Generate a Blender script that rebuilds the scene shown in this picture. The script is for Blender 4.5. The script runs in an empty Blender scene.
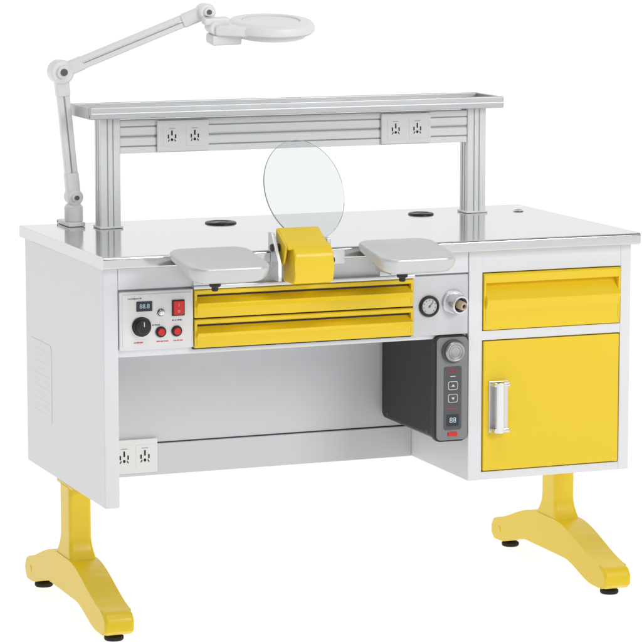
import bpy, bmesh, math, random
from mathutils import Vector, Matrix, Euler
random.seed(4)
S=bpy.context.scene
COL=S.collection
rad=math.radians
# ------------------------------------------------ materials
def mat(name,color,rough=.5,metal=0.,bump=0.,bscale=60.,rvar=0.,stretch=(1,1,1),emit=None,es=0.,trans=0.,coat=0.,cvar=0.,ior=1.45):
    m=bpy.data.materials.new(name); m.use_nodes=True
    nt=m.node_tree; b=nt.nodes['Principled BSDF']
    b.inputs['Base Color'].default_value=(*color,1); b.inputs['Roughness'].default_value=rough
    b.inputs['Metallic'].default_value=metal; b.inputs['IOR'].default_value=ior
    b.inputs['Transmission Weight'].default_value=trans; b.inputs['Coat Weight'].default_value=coat
    if emit: b.inputs['Emission Color'].default_value=(*emit,1); b.inputs['Emission Strength'].default_value=es
    if bump or rvar or cvar:
        tc=nt.nodes.new('ShaderNodeTexCoord'); mp=nt.nodes.new('ShaderNodeMapping'); mp.inputs['Scale'].default_value=stretch
        nt.links.new(tc.outputs['Object'],mp.inputs['Vector'])
        n=nt.nodes.new('ShaderNodeTexNoise'); n.inputs['Scale'].default_value=bscale; n.inputs['Detail'].default_value=4
        nt.links.new(mp.outputs[0],n.inputs['Vector'])
        if bump:
            bp=nt.nodes.new('ShaderNodeBump'); bp.inputs['Strength'].default_value=bump; bp.inputs['Distance'].default_value=.0006
            nt.links.new(n.outputs['Fac'],bp.inputs['Height']); nt.links.new(bp.outputs[0],b.inputs['Normal'])
        if rvar:
            mr=nt.nodes.new('ShaderNodeMapRange'); mr.inputs['To Min'].default_value=max(0,rough-rvar); mr.inputs['To Max'].default_value=rough+rvar
            nt.links.new(n.outputs['Fac'],mr.inputs['Value']); nt.links.new(mr.outputs[0],b.inputs['Roughness'])
        if cvar:
            mx=nt.nodes.new('ShaderNodeMix'); mx.data_type='RGBA'
            mx.inputs['A'].default_value=(*[c*(1-cvar) for c in color],1); mx.inputs['B'].default_value=(*[min(1,c*(1+cvar)) for c in color],1)
            nt.links.new(n.outputs['Fac'],mx.inputs['Factor']); nt.links.new(mx.outputs['Result'],b.inputs['Base Color'])
    return m
WHITE=mat('white_powder_coat',(.77,.78,.80),.42,bump=.12,bscale=900,rvar=.05)
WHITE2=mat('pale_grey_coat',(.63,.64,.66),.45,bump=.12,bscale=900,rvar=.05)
PLAST=mat('white_plastic',(.80,.80,.79),.35,rvar=.05,bscale=30)
PAD=mat('pad_plastic',(.60,.61,.62),.32,.25,rvar=.06,bscale=40,bump=.15)
PADU=mat('pad_underside',(.25,.26,.27),.5,rvar=.06,bscale=40,bump=.15)
YEL=mat('yellow_paint',(.85,.605,.016),.34,bump=.12,bscale=700,rvar=.05,coat=.12)
STEEL=mat('brushed_steel',(.63,.64,.65),.12,1.,rvar=.06,bscale=12,stretch=(.6,40,40),cvar=.07)
ALU=mat('anodised_aluminium',(.70,.71,.73),.34,.85,rvar=.06,bscale=60,stretch=(1,50,50))
RAILM=mat('satin_white_rail',(.84,.85,.86),.34,0.,rvar=.06,bscale=60,stretch=(1,50,50))
GROOVE=mat('grey_groove',(.36,.37,.38),.6,cvar=.1)
TRAY=mat('grey_tray_metal',(.50,.51,.52),.38,.7,rvar=.06,bscale=60,stretch=(1,50,50))
CHROME=mat('chrome',(.70,.70,.71),.1,1.,rvar=.04,bscale=20)
BLACK=mat('black_plastic',(.018,.017,.018),.38,bump=.2,bscale=600,rvar=.06)
DARKBROWN=mat('black_textured_case',(.022,.018,.018),.5,bump=.4,bscale=500,rvar=.05)
GREYP=mat('charcoal_face',(.09,.09,.095),.4,rvar=.05)
FACE=mat('grey_face_plate',(.24,.24,.245),.38,.3,rvar=.05)
KNOB=mat('satin_knob_metal',(.42,.42,.43),.32,.9,rvar=.06)
BEIGE=mat('beige_tip',(.50,.40,.29),.45,rvar=.06)
SEAM=mat('dark_gap',(.06,.06,.06),.8,cvar=.1)
HOLE=mat('socket_hole',(.015,.012,.012),.7,cvar=.1)
RED=mat('red_plastic',(.62,.02,.015),.3,emit=(1,.05,.03),es=.05,rvar=.05)
REDTXT=mat('red_print',(.65,.03,.03),.5,cvar=.1)
GTXT=mat('grey_print',(.12,.12,.13),.6,cvar=.1)
WTXT=mat('white_print',(.7,.7,.7),.5,cvar=.1)
LED=mat('led_display',(.02,.03,.04),.15,rvar=.05)
DIG=mat('led_digit',(.4,.5,.55),.4,emit=(.5,.8,.9),es=.15,rvar=.05)
RUBBER=mat('black_rubber',(.012,.012,.012),.7,bump=.3,bscale=300)
GLASS=mat('clear_glass',(.88,.91,.91),.0,trans=1.,ior=1.45)
GEDGE=mat('glass_edge',(.30,.37,.36),.25,rvar=.1)
DIALF=mat('dial_face',(.55,.56,.56),.4,cvar=.05)
FLOOR=mat('self_lit_white_floor',(.3,.3,.3),.9,cvar=.01,bscale=1,emit=(1,1,1),es=.87)  # emission makes the floor glow to pure white and thins shadows under the bench
# ------------------------------------------------ builder
ORG={}
class MB:
    def __init__(s): s.bm=bmesh.new()
    def merge(s,t,mi,M=None):
        for f in t.faces: f.material_index=mi
        if M is not None: bmesh.ops.transform(t,matrix=M,verts=t.verts)
        bmesh.ops.recalc_face_normals(t,faces=t.faces)
        me=bpy.data.meshes.new('tmp'); t.to_mesh(me); s.bm.from_mesh(me); bpy.data.meshes.remove(me); t.free(); return s
    def box(s,x0,x1,y0,y1,z0,z1,bev=.002,mi=0,seg=2,M=None):
        t=bmesh.new(); bmesh.ops.create_cube(t,size=1)
        for v in t.verts: v.co=Vector(((x0+x1)/2+v.co.x*(x1-x0),(y0+y1)/2+v.co.y*(y1-y0),(z0+z1)/2+v.co.z*(z1-z0)))
        if bev: bmesh.ops.bevel(t,geom=t.edges[:],offset=bev,segments=seg,profile=.5,affect='EDGES')
        return s.merge(t,mi,M)
    def prism(s,pts,axis,a0,a1,bev=0,mi=0,seg=2,M=None):
        t=bmesh.new()
        def mk(p,a):
            return {'x':(a,p[0],p[1]),'y':(p[0],a,p[1]),'z':(p[0],p[1],a)}[axis]
        v0=[t.verts.new(mk(p,a0)) for p in pts]; v1=[t.verts.new(mk(p,a1)) for p in pts]
        n=len(pts)
        f0=t.faces.new(v0); f1=t.faces.new(v1[::-1])
        for i in range(n): t.faces.new((v0[i],v0[(i+1)%n],v1[(i+1)%n],v1[i]))
        if bev:
            es=[e for e in t.edges if len(e.link_faces)==2 and (f0 in e.link_faces or f1 in e.link_faces)]
            bmesh.ops.bevel(t,geom=es,offset=bev,segments=seg,profile=.5,affect='EDGES')
        return s.merge(t,mi,M)
    def loft(s,rings,mi=0,M=None):
        t=bmesh.new(); R=[[t.verts.new(p) for p in r] for r in rings]
        for a,c in zip(R,R[1:]):
            m=len(a)
            for k in range(m): t.faces.new((a[k],a[(k+1)%m],c[(k+1)%m],c[k]))
        t.faces.new(R[0][::-1]); t.faces.new(R[-1]); return s.merge(t,mi,M)
    def lathe(s,prof,c,d,mi=0,n=40,M=None):
        t=bmesh.new(); d=Vector(d).normalized(); q=Vector((0,0,1)).rotation_difference(d).to_matrix()
        rings=[]
        for r,h in prof:
            if r<=1e-6: rings.append([t.verts.new(Vector(c)+q@Vector((0,0,h)))])
            else: rings.append([t.verts.new(Vector(c)+q@Vector((r*math.cos(2*math.pi*k/n),r*math.sin(2*math.pi*k/n),h))) for k in range(n)])
        for a,b in zip(rings,rings[1:]):
            for k in range(n):
                k2=(k+1)%n
                if len(a)==1 and len(b)==1: continue
                if len(a)==1: t.faces.new((a[0],b[k],b[k2]))
                elif len(b)==1: t.faces.new((a[k],b[0],a[k2]))
                else: t.faces.new((a[k],b[k],b[k2],a[k2]))
        if len(rings[0])>1 : t.faces.new(rings[0][::-1])
        if len(rings[-1])>1 : t.faces.new(rings[-1])
        return s.merge(t,mi,M)
    def cyl(s,c0,c1,r,mi=0,n=32,bev=None):
        c0=Vector(c0); c1=Vector(c1); L=(c1-c0).length; b=min(r*.25,L*.3,.002) if bev is None else bev
        return s.lathe([(r-b,0),(r,b),(r,L-b),(r-b,L)],c0,c1-c0,mi,n)
    def ring(s,c,d,R,r,mi=0,n=48):
        t=bmesh.new(); d=Vector(d).normalized(); q=Vector((0,0,1)).rotation_difference(d).to_matrix(); m=12; vs=[]
        for i in range(n):
            a=2*math.pi*i/n
            vs.append([t.verts.new(Vector(c)+q@Vector(((R+r*math.cos(2*math.pi*j/m))*math.cos(a),(R+r*math.cos(2*math.pi*j/m))*math.sin(a),r*math.sin(2*math.pi*j/m)))) for j in range(m)])
        for i in range(n):
            for j in range(m):
                t.faces.new((vs[i][j],vs[(i+1)%n][j],vs[(i+1)%n][(j+1)%m],vs[i][(j+1)%m]))
        return s.merge(t,mi)
    def text(s,txt,x,y,z,size,mi=0,M=None):
        cu=bpy.data.curves.new('t','FONT'); cu.body=txt; cu.size=size; cu.extrude=.0002; cu.align_x='CENTER'; cu.align_y='CENTER'
        o=bpy.data.objects.new('t',cu); COL.objects.link(o); dg=bpy.context.evaluated_depsgraph_get(); dg.update()
        me=bpy.data.meshes.new_from_object(o.evaluated_get(dg)); t=bmesh.new(); t.from_mesh(me)
        bpy.data.objects.remove(o); bpy.data.curves.remove(cu); bpy.data.meshes.remove(me)
        bmesh.ops.transform(t,matrix=Matrix.Translation((x,y,z))@Matrix.Rotation(rad(90),4,'X'),verts=t.verts)
        return s.merge(t,mi,M)
    def build(s,name,mats,parent=None,ang=32,wn=True):
        if not isinstance(mats,(list,tuple)): mats=[mats]
        me=bpy.data.meshes.new(name); s.bm.to_mesh(me); s.bm.free()
        xs=[v.co for v in me.vertices]
        c=Vector([(min(v[i] for v in xs)+max(v[i] for v in xs))/2 for i in range(3)])
        for v in me.vertices: v.co-=c
        for m in mats: me.materials.append(m)
        me.shade_smooth(); me.set_sharp_from_angle(angle=rad(ang))
        o=bpy.data.objects.new(name,me); COL.objects.link(o)
        if wn:
            w_=o.modifiers.new('weighted_normals','WEIGHTED_NORMAL'); w_.keep_sharp=True; w_.weight=50
        if parent: o.parent=parent; o.location=c-ORG[parent.name]
        else: o.location=c
        ORG[o.name]=c
        return o
def thing(name,label,cat,loc):
    o=bpy.data.objects.new(name,None); COL.objects.link(o); o.location=loc; o.empty_display_size=.05
    o['label']=label; o['category']=cat; ORG[o.name]=Vector(loc); return o
def rrect(x0,x1,y0,y1,r,n=8):
    p=[]
    for cx,cy,a in ((x1-r,y1-r,0),(x0+r,y1-r,90),(x0+r,y0+r,180),(x1-r,y0+r,270)):
        for k in range(n+1):
            t=rad(a+90*k/n); p.append((cx+r*math.cos(t),cy+r*math.sin(t)))
    return p
# ------------------------------------------------ setting
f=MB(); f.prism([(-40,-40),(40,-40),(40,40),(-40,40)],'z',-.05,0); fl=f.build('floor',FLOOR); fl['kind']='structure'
# ------------------------------------------------ workbench
W=1.24; ZT=.8253; TH=.0256; ZU=ZT-TH; ZB=.29; BX=.008; BY=.03; BD=.623; CX=.839; KY=.35
wb=thing('workbench','white dental technician workbench with yellow drawers, yellow door and steel top','workbench',(.62,.32,0))
b=MB()
pf=[(.64,ZU),(.64,ZT-.002),(.638,ZT)]
for k in range(7):
    a=rad(90+90*k/6); pf.append((.006+.006*math.cos(a),ZT-.006+.006*math.sin(a)))
for k in range(7):
    a=rad(180+90*k/6); pf.append((.004+.004*math.cos(a),ZU+.004+.004*math.sin(a)))
b.prism(pf,'x',0,W,bev=.0015)
b.build('tabletop',STEEL,wb)
# side panel left
b=MB(); b.box(BX,.040,BY,BD,ZB,ZU-.0005,.0025); sp=b.build('side_panel',WHITE,wb)
g=MB(); g.prism(rrect(.420,.588,.402,.580,.012),'x',BX-.0009,BX+.001,bev=.0004)
for k in range(11):
    z=.418+k*.0140; g.box(BX-.0012,BX-.0005,.437,.571,z,z+.004,.0003)
g.build('vent_grille',WHITE,sp)
# knee back panel + cable duct
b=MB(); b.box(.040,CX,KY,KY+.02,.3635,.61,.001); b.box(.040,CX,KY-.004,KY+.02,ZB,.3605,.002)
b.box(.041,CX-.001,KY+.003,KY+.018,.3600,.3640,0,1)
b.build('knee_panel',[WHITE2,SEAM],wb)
# fascia box that carries the drawers
b=MB(); b.box(.0405,CX-.0005,BY+.012,KY+.02,.608,ZU-.0005,.002); b.box(.0405,CX-.0005,BY+.002,BY+.02,.752,ZU-.001,.002)
b.box(.203,.707,BY-.012,BY+.02,.747,.755,.0015,1)
b.build('fascia',[WHITE,ALU],wb)
# cabinet
b=MB()
b.box(CX,CX+.0325,BY,BD,ZB,ZU-.0005,.002)
b.box(1.207,W-BX,BY,BD,ZB,ZU-.0005,.002)
b.box(CX+.032,1.2075,BY+.001,BD,ZB,.308,.0015)
b.box(CX+.032,1.2075,BY+.001,BD,.750,ZU-.001,.0015)
b.box(CX+.032,1.2075,BY+.001,BY+.4,.6005,.6215,.0015)
b.box(CX+.032,1.2075,.60,BD-.002,.30,.76,0)
b.box(CX+.032,1.2075,BY+.02,BY+.03,.30,.76,0,1)
cab=b.build('cabinet',[WHITE,SEAM],wb)
# drawers
def drawer(x0,x1,z0,z1,yf,name='drawer'):
    h=z1-z0; b=MB()
    Y=lambda d:yf+d
    P=[(Y(.03),z0),(Y(0),z0),(Y(-.001),z0+h*.10),(Y(-.001),z0+.34*h),(Y(-.007),z0+.42*h),(Y(-.012),z0+.50*h),(Y(-.012),z0+.535*h),(Y(-.009),z0+.56*h),
       (Y(.004),z0+.66*h),(Y(.014),z0+.78*h),(Y(.016),z0+.82*h),(Y(-.001),z0+.83*h),(Y(-.003),z0+.86*h),(Y(-.003),z0+.97*h),(Y(0),z1),(Y(.03),z1)]
    e=.0045
    b.prism(P,'x',x0+e,x1-e)
    Q=[(Y(.03),z0),(Y(0),z0),(Y(-.001),z0+h*.10),(Y(-.001),z0+h*.34),(Y(-.002),z0+.84*h),(Y(-.003),z0+.86*h),(Y(-.003),z0+.97*h),(Y(0),z1),(Y(.03),z1)]
    b.prism(Q,'x',x0,x0+e+.0005,bev=.0012); b.prism(Q,'x',x1-e-.0005,x1,bev=.0012)
    return b.build(name,YEL,wb,25)
d1=drawer(.206,.704,.686,.7455,BY-.006); d1['label']='upper yellow drawer under the tabletop'
d2=drawer(.206,.704,.622,.6825,BY-.006); d2['label']='lower yellow drawer under the tabletop'
d3=drawer(CX+.0345,1.2045,.6235,.7480,BY-.002); d3['label']='deep yellow drawer of the cabinet'
b=MB(); b.box(.2055,.7045,BY+.004,BY+.012,.618,.75,0); b.build('drawer_recess',SEAM,wb)
# door
b=MB(); b.box(CX+.0350,1.2040,BY-.003,BY+.018,.3105,.5985,.0025)
door=b.build('door',YEL,wb)
b=MB(); hx0,hx1=.886,.932
b.box(hx0,hx1,BY-.006,BY-.002,.396,.510,.0015,1)
b.box(hx0+.004,hx1-.004,BY-.0275,BY-.004,.499,.509,.003); b.box(hx0+.004,hx1-.004,BY-.0275,BY-.004,.397,.407,.003)
b.prism(rrect(hx0+.008,hx1-.018,BY-.031,BY-.018,.006),'z',.397,.509,bev=.002)
b.build('handle',[CHROME,ALU],door)
# control panel (left)
b=MB(); py=BY-.004
b.box(.0415,.2045,py,BY+.03,.624,.748,.003); b.box(.0475,.1985,py-.0015,py+.002,.632,.742,.001,1)
for (x,z,w) in ((.075,.7335,.03),(.121,.676,.018),(.082,.6405,.02),(.135,.641,.026),(.170,.641,.022),(.168,.684,.024)):
    n=int(w/.0032)
    for i in range(n):
        xa=x-w/2+i*w/n; b.box(xa,xa+w/n*random.uniform(.45,.8),py-.002,py-.001,z-.0014,z+.0014*random.uniform(.5,1.2),0,2 if z>.65 else 3)
cp=b.build('control_panel',[WHITE,PLAST,GTXT,REDTXT],wb)
fy=py-.0015
b=MB(); b.box(.078,.113,fy-.002,fy+.001,.706,.727,.001); b.text('88.8',.0955,fy-.0023,.7165,.013,1); b.build('display',[LED,DIG],cp)
b=MB(); b.lathe([(.020,0),(.020,.004),(.015,.006),(.0135,.018),(.012,.0195),(0,.0195)],(.089,fy,.674),(0,-1,0)); b.box(.0882,.0898,fy-.0202,fy-.019,.676,.686,0,1); b.ring((.089,fy-.0005,.674),(0,1,0),.0215,.0012,2); k=b.build('knob',[BLACK,WTXT,CHROME],cp)
b=MB(); b.lathe([(.0065,0),(.0065,.003),(.005,.004),(.005,.009),(0,.0095)],(.132,fy,.702),(0,-1,0)); b.ring((.132,fy,.702),(0,1,0),.0072,.001,1); b.build('knob',[CHROME,GREYP],cp)
b=MB(); b.box(.156,.184,fy-.003,fy+.001,.693,.727,.0015); b.box(.1585,.1815,fy-.0055,fy,.6955,.7245,.001,1); b.text('|',.170,fy-.0058,.717,.008,2); b.text('O',.170,fy-.0058,.703,.007,2); b.build('rocker_switch',[BLACK,RED,WTXT],cp)
for x in (.131,.166):
    b=MB(); b.lathe([(.0115,0),(.0115,.003),(.010,.004)],(x,fy,.661),(0,-1,0)); b.lathe([(.0075,0),(.0075,.007),(.0065,.008),(0,.008)],(x,fy,.661),(0,-1,0),1); b.build('button',[BLACK,RED],cp)
# pneumatic panel
b=MB(); b.box(.7065,CX-.002,BY,BY+.03,.618,.749,.002); pp=b.build('air_panel',WHITE2,wb)
b=MB(); c=(.744,BY+.001,.683)
b.lathe([(.0235,0),(.0235,.005),(.021,.009),(.0185,.009),(.0175,.005),(0,.005)],c,(0,-1,0)); b.lathe([(.0172,0),(0,.0001)],(c[0],c[1]-.0056,c[2]),(0,-1,0),1)
for k in range(9):
    a=rad(225-k*33.75); b.box(-.0006,.0006,-.0002,.0002,.0125,.0155,0,2,M=Matrix.Translation((c[0],c[1]-.006,c[2]))@Matrix.Rotation(a-rad(90),4,'Y'))
b.box(-.0006,.0006,-.0003,.0003,-.004,.012,0,2,M=Matrix.Translation((c[0],c[1]-.0065,c[2]))@Matrix.Rotation(rad(40),4,'Y'))
b.lathe([(.0025,0),(0,.002)],(c[0],c[1]-.006,c[2]),(0,-1,0),2)
b.build('pressure_gauge',[BLACK,DIALF,GTXT],pp)
b=MB(); c=Vector((.802,BY+.001,.690)); d=Vector((.22,-1,-.16)).normalized()
b.lathe([(.0275,0),(.0275,.004),(.025,.007)],c,(0,-1,0),0)
b.lathe([(.020,0),(.0215,.004),(.0215,.026),(.020,.029),(.0165,.029),(.0155,.020),(0,.020)],c,d)
b.lathe([(.0150,0),(.0150,.0012),(0,.0012)],c+d*.0195,d,1)
b.lathe([(.0100,0),(.0095,.018),(.0085,.022),(.0050,.022),(.0045,.016),(0,.016)],c+d*.0195,d,2)
b.lathe([(.0046,0),(0,.0006)],c+d*.0358,d,1)
b.build('air_nozzle',[ALU,HOLE,BEIGE],pp)
# legs
def leg(xc):
    hw=.0255; fw=.033; b=MB(); yc=.335; n=60; Y0,Y1=.018,.640
    def ss(t): t=max(0,min(1,t)); return t*t*(3-2*t)
    top=[];bot=[]
    for i in range(n+1):
        y=Y0+(Y1-Y0)*i/n; u=1-abs(y-yc)/((Y1-Y0)/2); u=max(0,u)
        zt=.066+.062*ss(u/.85)
        zb=.017+.032*ss((u-.18)/.5)
        e_=min(y-Y0,Y1-y); q=max(0,1-e_/.022); r_=1-math.sqrt(max(0,1-q*q))
        zt-=.018*r_; zb+=.010*r_
        top.append((y,zt)); bot.append((y,zb))
    b.prism(bot+top[::-1],'x',xc-fw,xc+fw,bev=.008,seg=5)
    rings=[]
    for z,gx,gy in ((.100,.0066,.044),(.112,.0065,.034),(.122,.0060,.0245),(.132,.0045,.0155),(.142,.0030,.009),(.153,.0015,.004),(.165,.0005,.001),(.175,0,0),(ZB-.006,0,0)):
        rings.append([(p[0],p[1],z) for p in rrect(xc-hw-gx,xc+hw+gx,yc-.037-gy,yc+.037+gy,.009)])
    b.loft(rings)
    b.box(xc-hw+.001,xc+hw+.016 if xc<.6 else xc+hw-.001,yc-.06,yc+.06,ZB-.007,ZB-.0005,.001)
    o=b.build('leg',YEL,wb,50)
    for y in (Y0+.045,Y1-.045):
        p=MB(); p.lathe([(.019,0),(.021,.003),(.021,.008),(.016,.011),(.008,.012),(.008,.03)],(xc,y,0),(0,0,1)); p.build('levelling_foot',RUBBER,o)
    p=MB(); p.lathe([(.009,0),(.009,.0008),(.008,.0014),(0,.0014)],(xc-fw+.0003,Y1-.05,.044),(-1,0,0)); p.build('end_plug',YEL,o)
leg(.034); leg(W-.034)
# sockets
def socket(x0,x1,yf,z0,z1,gangs,parent):
    b=MB(); b.box(x0,x1,yf-.006,yf+.001,z0,z1,.0018)
    h=z1-z0; zc=(z0+z1)/2; w=.0205
    for cx in gangs:
        b.box(cx-w,cx+w,yf-.0068,yf-.004,zc-h*.34,zc+h*.34,.0008)
        y0,y1=yf-.0074,yf-.0062; s=h/.068*.85
        b.prism(rrect(cx-.0019*s,cx+.0019*s,zc+.001*s,zc+.014*s,.001),'y',y0,y1,mi=1)
        b.prism(rrect(cx-.0030*s,cx+.0030*s,zc-.013*s,zc-.006*s,.0028*s),'y',y0,y1,mi=1)
        for sg in (-1,1):
            xx=cx+sg*.0095*s
            b.prism(rrect(xx-.0017*s,xx+.0017*s,zc-.006*s,zc+.004*s,.0008*s),'y',y0,y1,mi=1)
            b.box(-.0011*s,.0011*s,-.0006,.0006,-.0032*s,.0032*s,0,1,M=Matrix.Translation((cx+sg*.0085*s,(y0+y1)/2,zc-.0115*s))@Matrix.Rotation(sg*rad(-30),4,'Y'))
        b.prism(rrect(cx-.0080*s,cx+.0080*s,zc+.0185*s,zc+.020*s,.0005),'y',y0,y1,mi=2)
    return b.build('socket_plate',[PLAST,HOLE,GROOVE],parent)
socket(.122,.226,KY-.004,.298,.374,(.148,.196),wb)
# shelf unit
for x0 in (.150,1.043):
    b=MB(); x1=x0+.047; y0,y1=.500,.545
    b.box(x0,x1,y0,y1,ZT+.0005,1.0725,.0025)
    for xx in (x0+.0155,x0+.0285):
        b.box(xx,xx+.0022,y0-.0006,y0+.001,ZT+.004,1.07,0,1)
    for yy in (y0+.014,y0+.028):
        b.box(x0-.0006,x0+.001,yy,yy+.003,ZT+.004,1.07,0,1)
    b.box(x0-.004,x1+.004,y0-.004,y1+.004,ZT+.0003,ZT+.005,.0015)
    b.build('shelf_post',[RAILM,GROOVE],wb)
b=MB()
sx0,sx1,sy0,sy1=.115,1.117,.460,.612
b.box(sx0,sx1,sy0+.002,sy1-.002,1.0735,1.084,.002)
for (ya,yb) in ((sy0,sy0+.010),(sy1-.008,sy1)):
    b.box(sx0,sx1,ya,yb,1.0728,1.0995,.0025)
b.box(sx0-.001,sx0+.006,sy0+.009,sy1-.007,1.073,1.0985,.002); b.box(sx1-.006,sx1+.001,sy0+.009,sy1-.007,1.073,1.0985,.002)
b.box(sx0+.002,sx1-.002,sy0-.0016,sy0+.001,1.0835,1.0865,.0005,1)
b.build('shelf',[TRAY,ALU],wb)
b=MB()
b.box(.197,1.043,.506,.536,.992,1.066,.0015)
for (za,zb2) in ((.992,1.006),(1.009,1.026),(1.033,1.050),(1.053,1.066)):
    b.box(.1975,1.0425,.503,.508,za,zb2,.0012)
for z in (1.0075,1.0295,1.0515): b.box(.198,1.042,.5052,.5065,z-.0018,z+.0018,0,1)
rail=b.build('socket_rail',[RAILM,GROOVE],wb)
socket(.282,.404,.501,.994,1.064,(.316,.370),rail)
socket(.824,.948,.501,.994,1.064,(.859,.913),rail)
# grommets and lock
for (x,y,r) in ((.438,.515,.036),(.934,.52,.030)):
    b=MB(); b.lathe([(r,0),(r,.002),(r-.003,.004),(r-.010,.004),(r-.012,.001)],(x,y,ZT),(0,0,1)); 
    b.lathe([(r-.011,.0),(r-.011,.0028),(0,.0028)],(x,y,ZT),(0,0,1),1)
    b.box(x-.008,x+.014,y-r+.006,y-.002,ZT+.002,ZT+.0034,.0005,2)
    b.build('cable_grommet',[BLACK,GREYP,HOLE],wb)
b=MB(); b.lathe([(.013,0),(.013,.002),(.011,.003),(.008,.003),(.008,.001),(0,.001)],(1.174,.50,ZT),(0,0,1)); b.lathe([(.006,0),(.005,.003),(0,.003)],(1.174,.50,ZT),(0,0,1),1); b.build('cap',[CHROME,BLACK],wb)
# arm rests: wedge pads, thicker at the front
def armrest(x0,x1):
    b=MB(); L=.176
    M=Matrix.Translation((0,-.002,.838))@Matrix.Rotation(rad(7.5),4,'X')
    pts=rrect(x0,x1,-L,0,.034,10)
    xc=(x0+x1)/2; yc=-L/2
    rings=[]
    for sc,z in ((.80,-.034),(.90,-.030),(.965,-.022),(.995,-.012),(1.0,-.006),(.992,-.002),(.97,0),(.93,-.0006),(.86,-.0022),(.6,-.003),(.3,-.0032)):
        r=[]
        for p in pts:
            y=yc+(p[1]-yc)*sc; t=-y/L
            zz=z if z>-.004 else z*(.62+.48*t)
            r.append((xc+(p[0]-xc)*sc,y,zz))
        rings.append(r)
    b.loft(rings,0,M)
    b.prism(rrect(x0+.025,x1-.025,-L+.03,-.03,.02,8),'z',-.038,-.020,bev=.002,mi=1,M=M)
    o=b.build('arm_rest',[PAD,PADU],wb,40,False)
    p=MB()
    p.box(xc-.03,xc+.03,-.10,-.004,.780,.785,.001); p.box(xc-.03,xc+.03,-.012,-.002,.760,.796,.001)
    p.cyl((xc-.005,-.075,.764),(xc-.005,-.075,.785),.012,1); p.cyl((xc-.005,-.075,.755),(xc-.005,-.075,.768),.007,1)
    p.box(xc-.036,xc-.03,-.09,.0,.772,.798,.001)
    p.build('bracket',[ALU,BLACK],o)
armrest(.134,.310); armrest(.556,.728)
# eye shield: rounded block in front, folded flap lying over it
b=MB()
x0,x1=.397,.485
P=[(.004,.758),(-.050,.757),(-.060,.760),(-.066,.768),(-.068,.785),(-.067,.804)]
for k in range(1,9):
    a=rad(180-85*k/8); P.append((-.037+.030*math.cos(a),.810+.031*math.sin(a)))
P+=[(-.012,.842),(.004,.842)]
b.prism(P,'x',x0,x1,bev=.004,seg=3)
fl_=[(-.056,.833),(-.048,.841),(-.030,.848),(.004,.868),(.012,.870),(.014,.864),(-.002,.856),(-.020,.842),(-.040,.836),(-.052,.830)]
b.prism(fl_,'x',x0-.010,x1-.006,bev=.0012)
b.prism([(-.050,.838),(.010,.869),(.012,.800),(-.008,.790),(-.034,.800)],'x',x0-.014,x0-.009,bev=.0012)
sh=b.build('shield_mount',YEL,wb,30)
b=MB(); b.prism([(-.045,.764),(.016,.764),(.016,.862),(-.004,.862),(-.045,.800)],'x',x0-.029,x0-.021,bev=.001); b.box(x0-.026,x0+.03,.004,.020,.826,.831,.001); b.cyl((x0-.034,-.012,.832),(x0-.012,-.012,.832),.008,1); b.box(x1+.002,x1+.012,-.02,.010,.774,.848,.002)
b.box(x0-.03,x1+.05,-.0035,-.001,.79,.822,.0008)
b.cyl((x1+.010,-.012,.80),(x1+.022,-.012,.80),.007,1)
b.build('mount_bracket',[ALU,BLACK],sh)
R_=.110
Mg=Matrix.Translation((.470,.068,.942))@Matrix.Rotation(rad(20),4,'Z')@Matrix.Rotation(rad(-18),4,'X')
b=MB()
b.lathe([(R_-.0006,-.0016),(R_-.0006,.0016)],(0,0,0),(0,1,0),0,96)
b.lathe([(R_-.0005,-.0016),(R_+.0002,-.001),(R_+.0002,.001),(R_-.0005,.0016),(R_-.0005,-.0016)],(0,0,0),(0,1,0),1,96)
bmesh.ops.delete(b.bm,geom=[f for f in b.bm.faces if f.material_index==1 and len(f.verts)>4],context='FACES')
bmesh.ops.transform(b.bm,matrix=Mg,verts=b.bm.verts)
b.build('glass_shield',[GLASS,GEDGE],sh)
# ------------------------------------------------ suction control unit
su=thing('suction_control_unit','black suction control unit with silver dial hung on the left side of the cabinet','control unit',(.80,.18,.385))
b=MB()
sx0,sx1=.760,.8375
b.prism(rrect(sx0,sx1,.386,.612,.012,6),'y',.045,.332,bev=.004,seg=2)
b.prism(rrect(sx0-.003,sx1+.001,.382,.616,.014,6),'y',.030,.046,bev=.003,seg=2,mi=1)
for (yy,zz) in ((.075,.40),(.30,.40),(.30,.59)):
    b.lathe([(.0035,0),(.003,.0012),(0,.0014)],(sx0+.0003,yy,zz),(-1,0,0),2,16)
b.build('case',[DARKBROWN,BLACK,GREYP],su)
b=MB(); fx0,fx1=.7625,.8360; fy=.030
b.prism(rrect(fx0,fx1,.3855,.6125,.010,6),'y',fy-.003,fy+.002,bev=.0015,mi=4)
xc=(fx0+fx1)/2+.001
b.prism(rrect(xc-.021,xc+.021,.408,.548,.005),'y',fy-.0038,fy-.002,bev=.0005,mi=0)
b.text('DATA',xc,fy-.0042,.538,.0085,1)
b.box(xc-.006,xc+.006,fy-.0044,fy-.0036,.5255,.5270,0,3)
b.box(xc-.012,xc+.012,fy-.0044,fy-.0036,.4545,.4560,0,1)
fp=b.build('face_plate',[GREYP,REDTXT,BLACK,WTXT,FACE],su)
b=MB(); c=(xc,fy-.003,.582); b.lathe([(.0265,0),(.0265,.004),(.0245,.0065)],c,(0,-1,0),0); b.lathe([(.0225,0),(.0225,.014),(.020,.017),(.017,.0165),(0,.013)],c,(0,-1,0),1)
for k in range(3): b.ring((c[0],c[1]-.0160+.0012*k,c[2]),(0,1,0),.016-.005*k,.0006,0)
b.build('dial',[GREYP,KNOB],fp)
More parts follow.
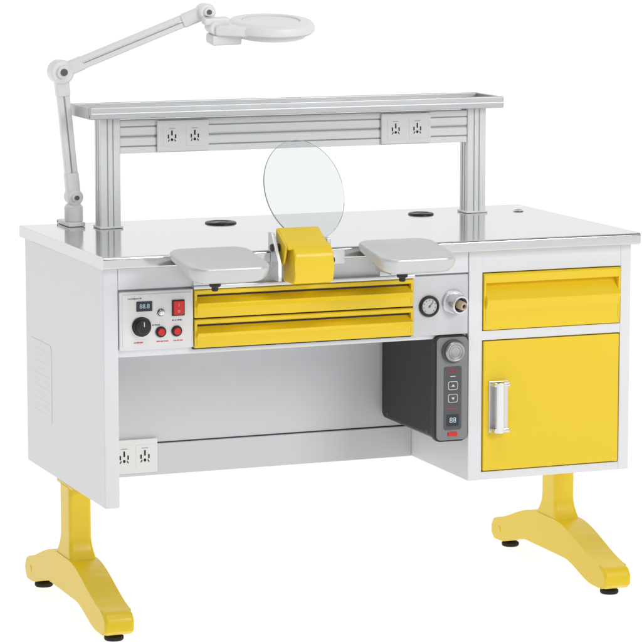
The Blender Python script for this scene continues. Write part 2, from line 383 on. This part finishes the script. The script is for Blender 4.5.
for z in (.506,.478):
    b=MB(); b.prism(rrect(xc-.0115,xc+.0115,z-.0095,z+.0095,.0045),'y',fy-.0050,fy-.003,bev=.0005,mi=1); b.prism(rrect(xc-.0100,xc+.0100,z-.008,z+.008,.0035),'y',fy-.0058,fy-.003,bev=.0005)
    b.prism([(xc-.004,z-.002),(xc,z+.0035),(xc+.004,z-.002)] if z>.49 else [(xc-.004,z+.002),(xc,z-.0035),(xc+.004,z+.002)],'y',fy-.0062,fy-.0055,mi=1)
    b.build('button',[GREYP,WTXT],fp)
b=MB(); b.prism(rrect(xc-.0145,xc+.0145,.416,.442,.003),'y',fy-.0045,fy-.002,bev=.0006); b.text('88',xc,fy-.0048,.429,.017,1); b.build('display',[LED,DIG],fp)
b=MB(); b.box(xc-.011,xc+.011,fy-.006,fy-.002,.394,.403,.001); b.build('power_button',RED,fp)
# ------------------------------------------------ magnifier lamp
lp=thing('magnifier_lamp','white swing arm magnifier lamp clamped beside the left shelf post','lamp',(.112,.585,ZT))
b=MB(); bx,by=.112,.585
b.box(bx-.020,bx+.020,by-.025,.652,ZT+.0005,ZT+.010,.002); b.box(bx-.020,bx+.020,.642,.654,ZT-.06,ZT+.009,.002); b.box(bx-.020,bx+.020,by-.01,.652,ZT-.066,ZT-.056,.002)
b.cyl((bx,by+.01,ZT-.058),(bx,by+.01,ZT-.028),.007,0); b.cyl((bx,by+.01,ZT-.09),(bx,by+.01,ZT-.066),.012,0)
b.build('clamp',PLAST,lp)
b=MB(); b.lathe([(.019,0),(.021,.003),(.021,.034),(.016,.040),(.012,.042),(.012,.052)],(bx,by,ZT+.010),(0,0,1)); b.build('swivel_base',PLAST,lp)
A=Vector((bx,by,ZT+.066)); E=Vector((.084,.58,1.173)); H=Vector((.388,.47,1.306))
def arm(p,q,name,w):
    b=MB(); d=(q-p).normalized(); side=Vector((d.z,0,-d.x)).normalized(); fr=d.cross(side).normalized()
    L=(q-p).length
    Mx=Matrix((( side.x,fr.x,d.x,p.x),(side.y,fr.y,d.y,p.y),(side.z,fr.z,d.z,p.z),(0,0,0,1)))
    for s in (-1,1):
        b.prism(rrect(s*w-.0062,s*w+.0062,-.009,.009,.003,4),'z',.012,L-.012,bev=.001,M=Mx)
    for z0,z1 in ((.0,.055),(L-.055,L)):
        b.prism(rrect(-w-.0075,w+.0075,-.0125,.0125,.005,4),'z',z0,z1,bev=.003,M=Mx)
    o=b.build(name,PLAST,lp)
    sb=MB(); n=int((L-.12)/.0035)
    for k in range(n):
        z=.06+k*.0035; c=Mx@Vector((0,0,z)); sb.ring(c,d,.0032,.0011,0,12)
    sb.build('spring',CHROME,o)
    return o
arm(A,E,'lower_arm',.0078); arm(E,H,'upper_arm',.0078)
def joint(c,r,name):
    b=MB(); c=Vector(c); d=Vector((0,-1,0))
    b.lathe([(r-.003,0),(r,.003),(r,.035),(r-.003,.038)],c-d*.019,d); b.lathe([(r*.55,0),(r*.5,.008),(0,.009)],c+d*.019,d,0)
    b.lathe([(r*.3,0),(r*.28,.004),(0,.004)],c+d*.0275,d,1)
    b.build(name,[PLAST,GREYP],lp)
joint(A,.018,'joint'); joint(E,.027,'joint'); joint(H,.019,'joint')
hc=Vector((.532,.44,1.277))
Mh=Matrix.Translation(hc)@Matrix.Rotation(rad(7),4,'X')@Matrix.Rotation(rad(-1),4,'Y')
b=MB()
b.lathe([(.082,-.018),(.093,-.017),(.0985,-.012),(.0995,-.004),(.097,.004),(.090,.0095),(.080,.0110),(.068,.0110),(.066,.0085),(.066,.007),(0,.007)],(0,0,0),(0,0,1),0,64)
b.lathe([(.064,0),(.064,.0008),(0,.0009)],(0,0,.0072),(0,0,1),0,64)
b.prism([(-.138,-.026),(-.130,-.032),(-.07,-.062),(-.03,-.062),(-.03,.062),(-.07,.062),(-.130,.032),(-.138,.026)],'z',-.018,.006,bev=.005,seg=3)
bmesh.ops.transform(b.bm,matrix=Mh,verts=b.bm.verts)
hd=b.build('lamp_head',PLAST,lp)
b=MB(); b.lathe([(.076,0),(.078,-.003),(.078,-.009),(.072,-.011),(.062,-.009),(.058,-.004)],(0,0,-.0175),(0,0,1),0,64); b.lathe([(.058,0),(.04,-.006),(0,-.010)],(0,0,-.021),(0,0,1),1,48)
bmesh.ops.transform(b.bm,matrix=Mh,verts=b.bm.verts); b.build('lens',[PLAST,GLASS],hd)
b=MB(); 
b.box(-.160,-.100,-.013,.013,.004,.020,.004); b.cyl((-.135,-.02,-.002),(-.135,.02,-.002),.015); b.box(-.145,-.075,-.024,.024,-.040,-.017,.005)
bmesh.ops.transform(b.bm,matrix=Mh,verts=b.bm.verts); b.build('bracket',PLAST,hd)
# ------------------------------------------------ light: world strength graded front to back, added to brighten the steel top's reflection
w=bpy.data.worlds.new('World'); S.world=w; w.use_nodes=True; nt=w.node_tree
bg=nt.nodes['Background']; tc=nt.nodes.new('ShaderNodeTexCoord'); sx=nt.nodes.new('ShaderNodeSeparateXYZ')
nt.links.new(tc.outputs['Generated'],sx.inputs[0])
mr=nt.nodes.new('ShaderNodeMapRange'); mr.inputs['From Min'].default_value=-.5; mr.inputs['From Max'].default_value=.7
mr.inputs['To Min'].default_value=.20; mr.inputs['To Max'].default_value=1.0; mr.interpolation_type='SMOOTHSTEP'
nt.links.new(sx.outputs['Y'],mr.inputs['Value']); nt.links.new(mr.outputs[0],bg.inputs['Strength']); bg.inputs['Color'].default_value=(1,1,1,1)
def area(loc,tgt,size,e):
    l=bpy.data.lights.new('softbox','AREA'); l.shape='SQUARE'; l.size=size; l.energy=e
    o=bpy.data.objects.new('softbox',l); COL.objects.link(o); o.location=loc
    o.rotation_euler=(Vector(tgt)-Vector(loc)).to_track_quat('-Z','Y').to_euler()
area((2.2,-3.6,2.4),(.6,.2,.6),1.5,66)
area((.4,-1.2,3.6),(.6,.3,.6),1.6,26)
# ------------------------------------------------ camera
cd=bpy.data.cameras.new('camera'); cam=bpy.data.objects.new('camera',cd); COL.objects.link(cam); S.camera=cam
cd.sensor_width=36; cd.lens=3045.2/642*36; cd.clip_end=200
cam.location=(-1.8453,-5.971,1.6024); yaw,pit=.3716,-.1447
cam.rotation_euler=Euler((math.pi/2+pit,0,-yaw))
S.view_settings.view_transform='Standard'; S.view_settings.look='None'; S.view_settings.exposure=0
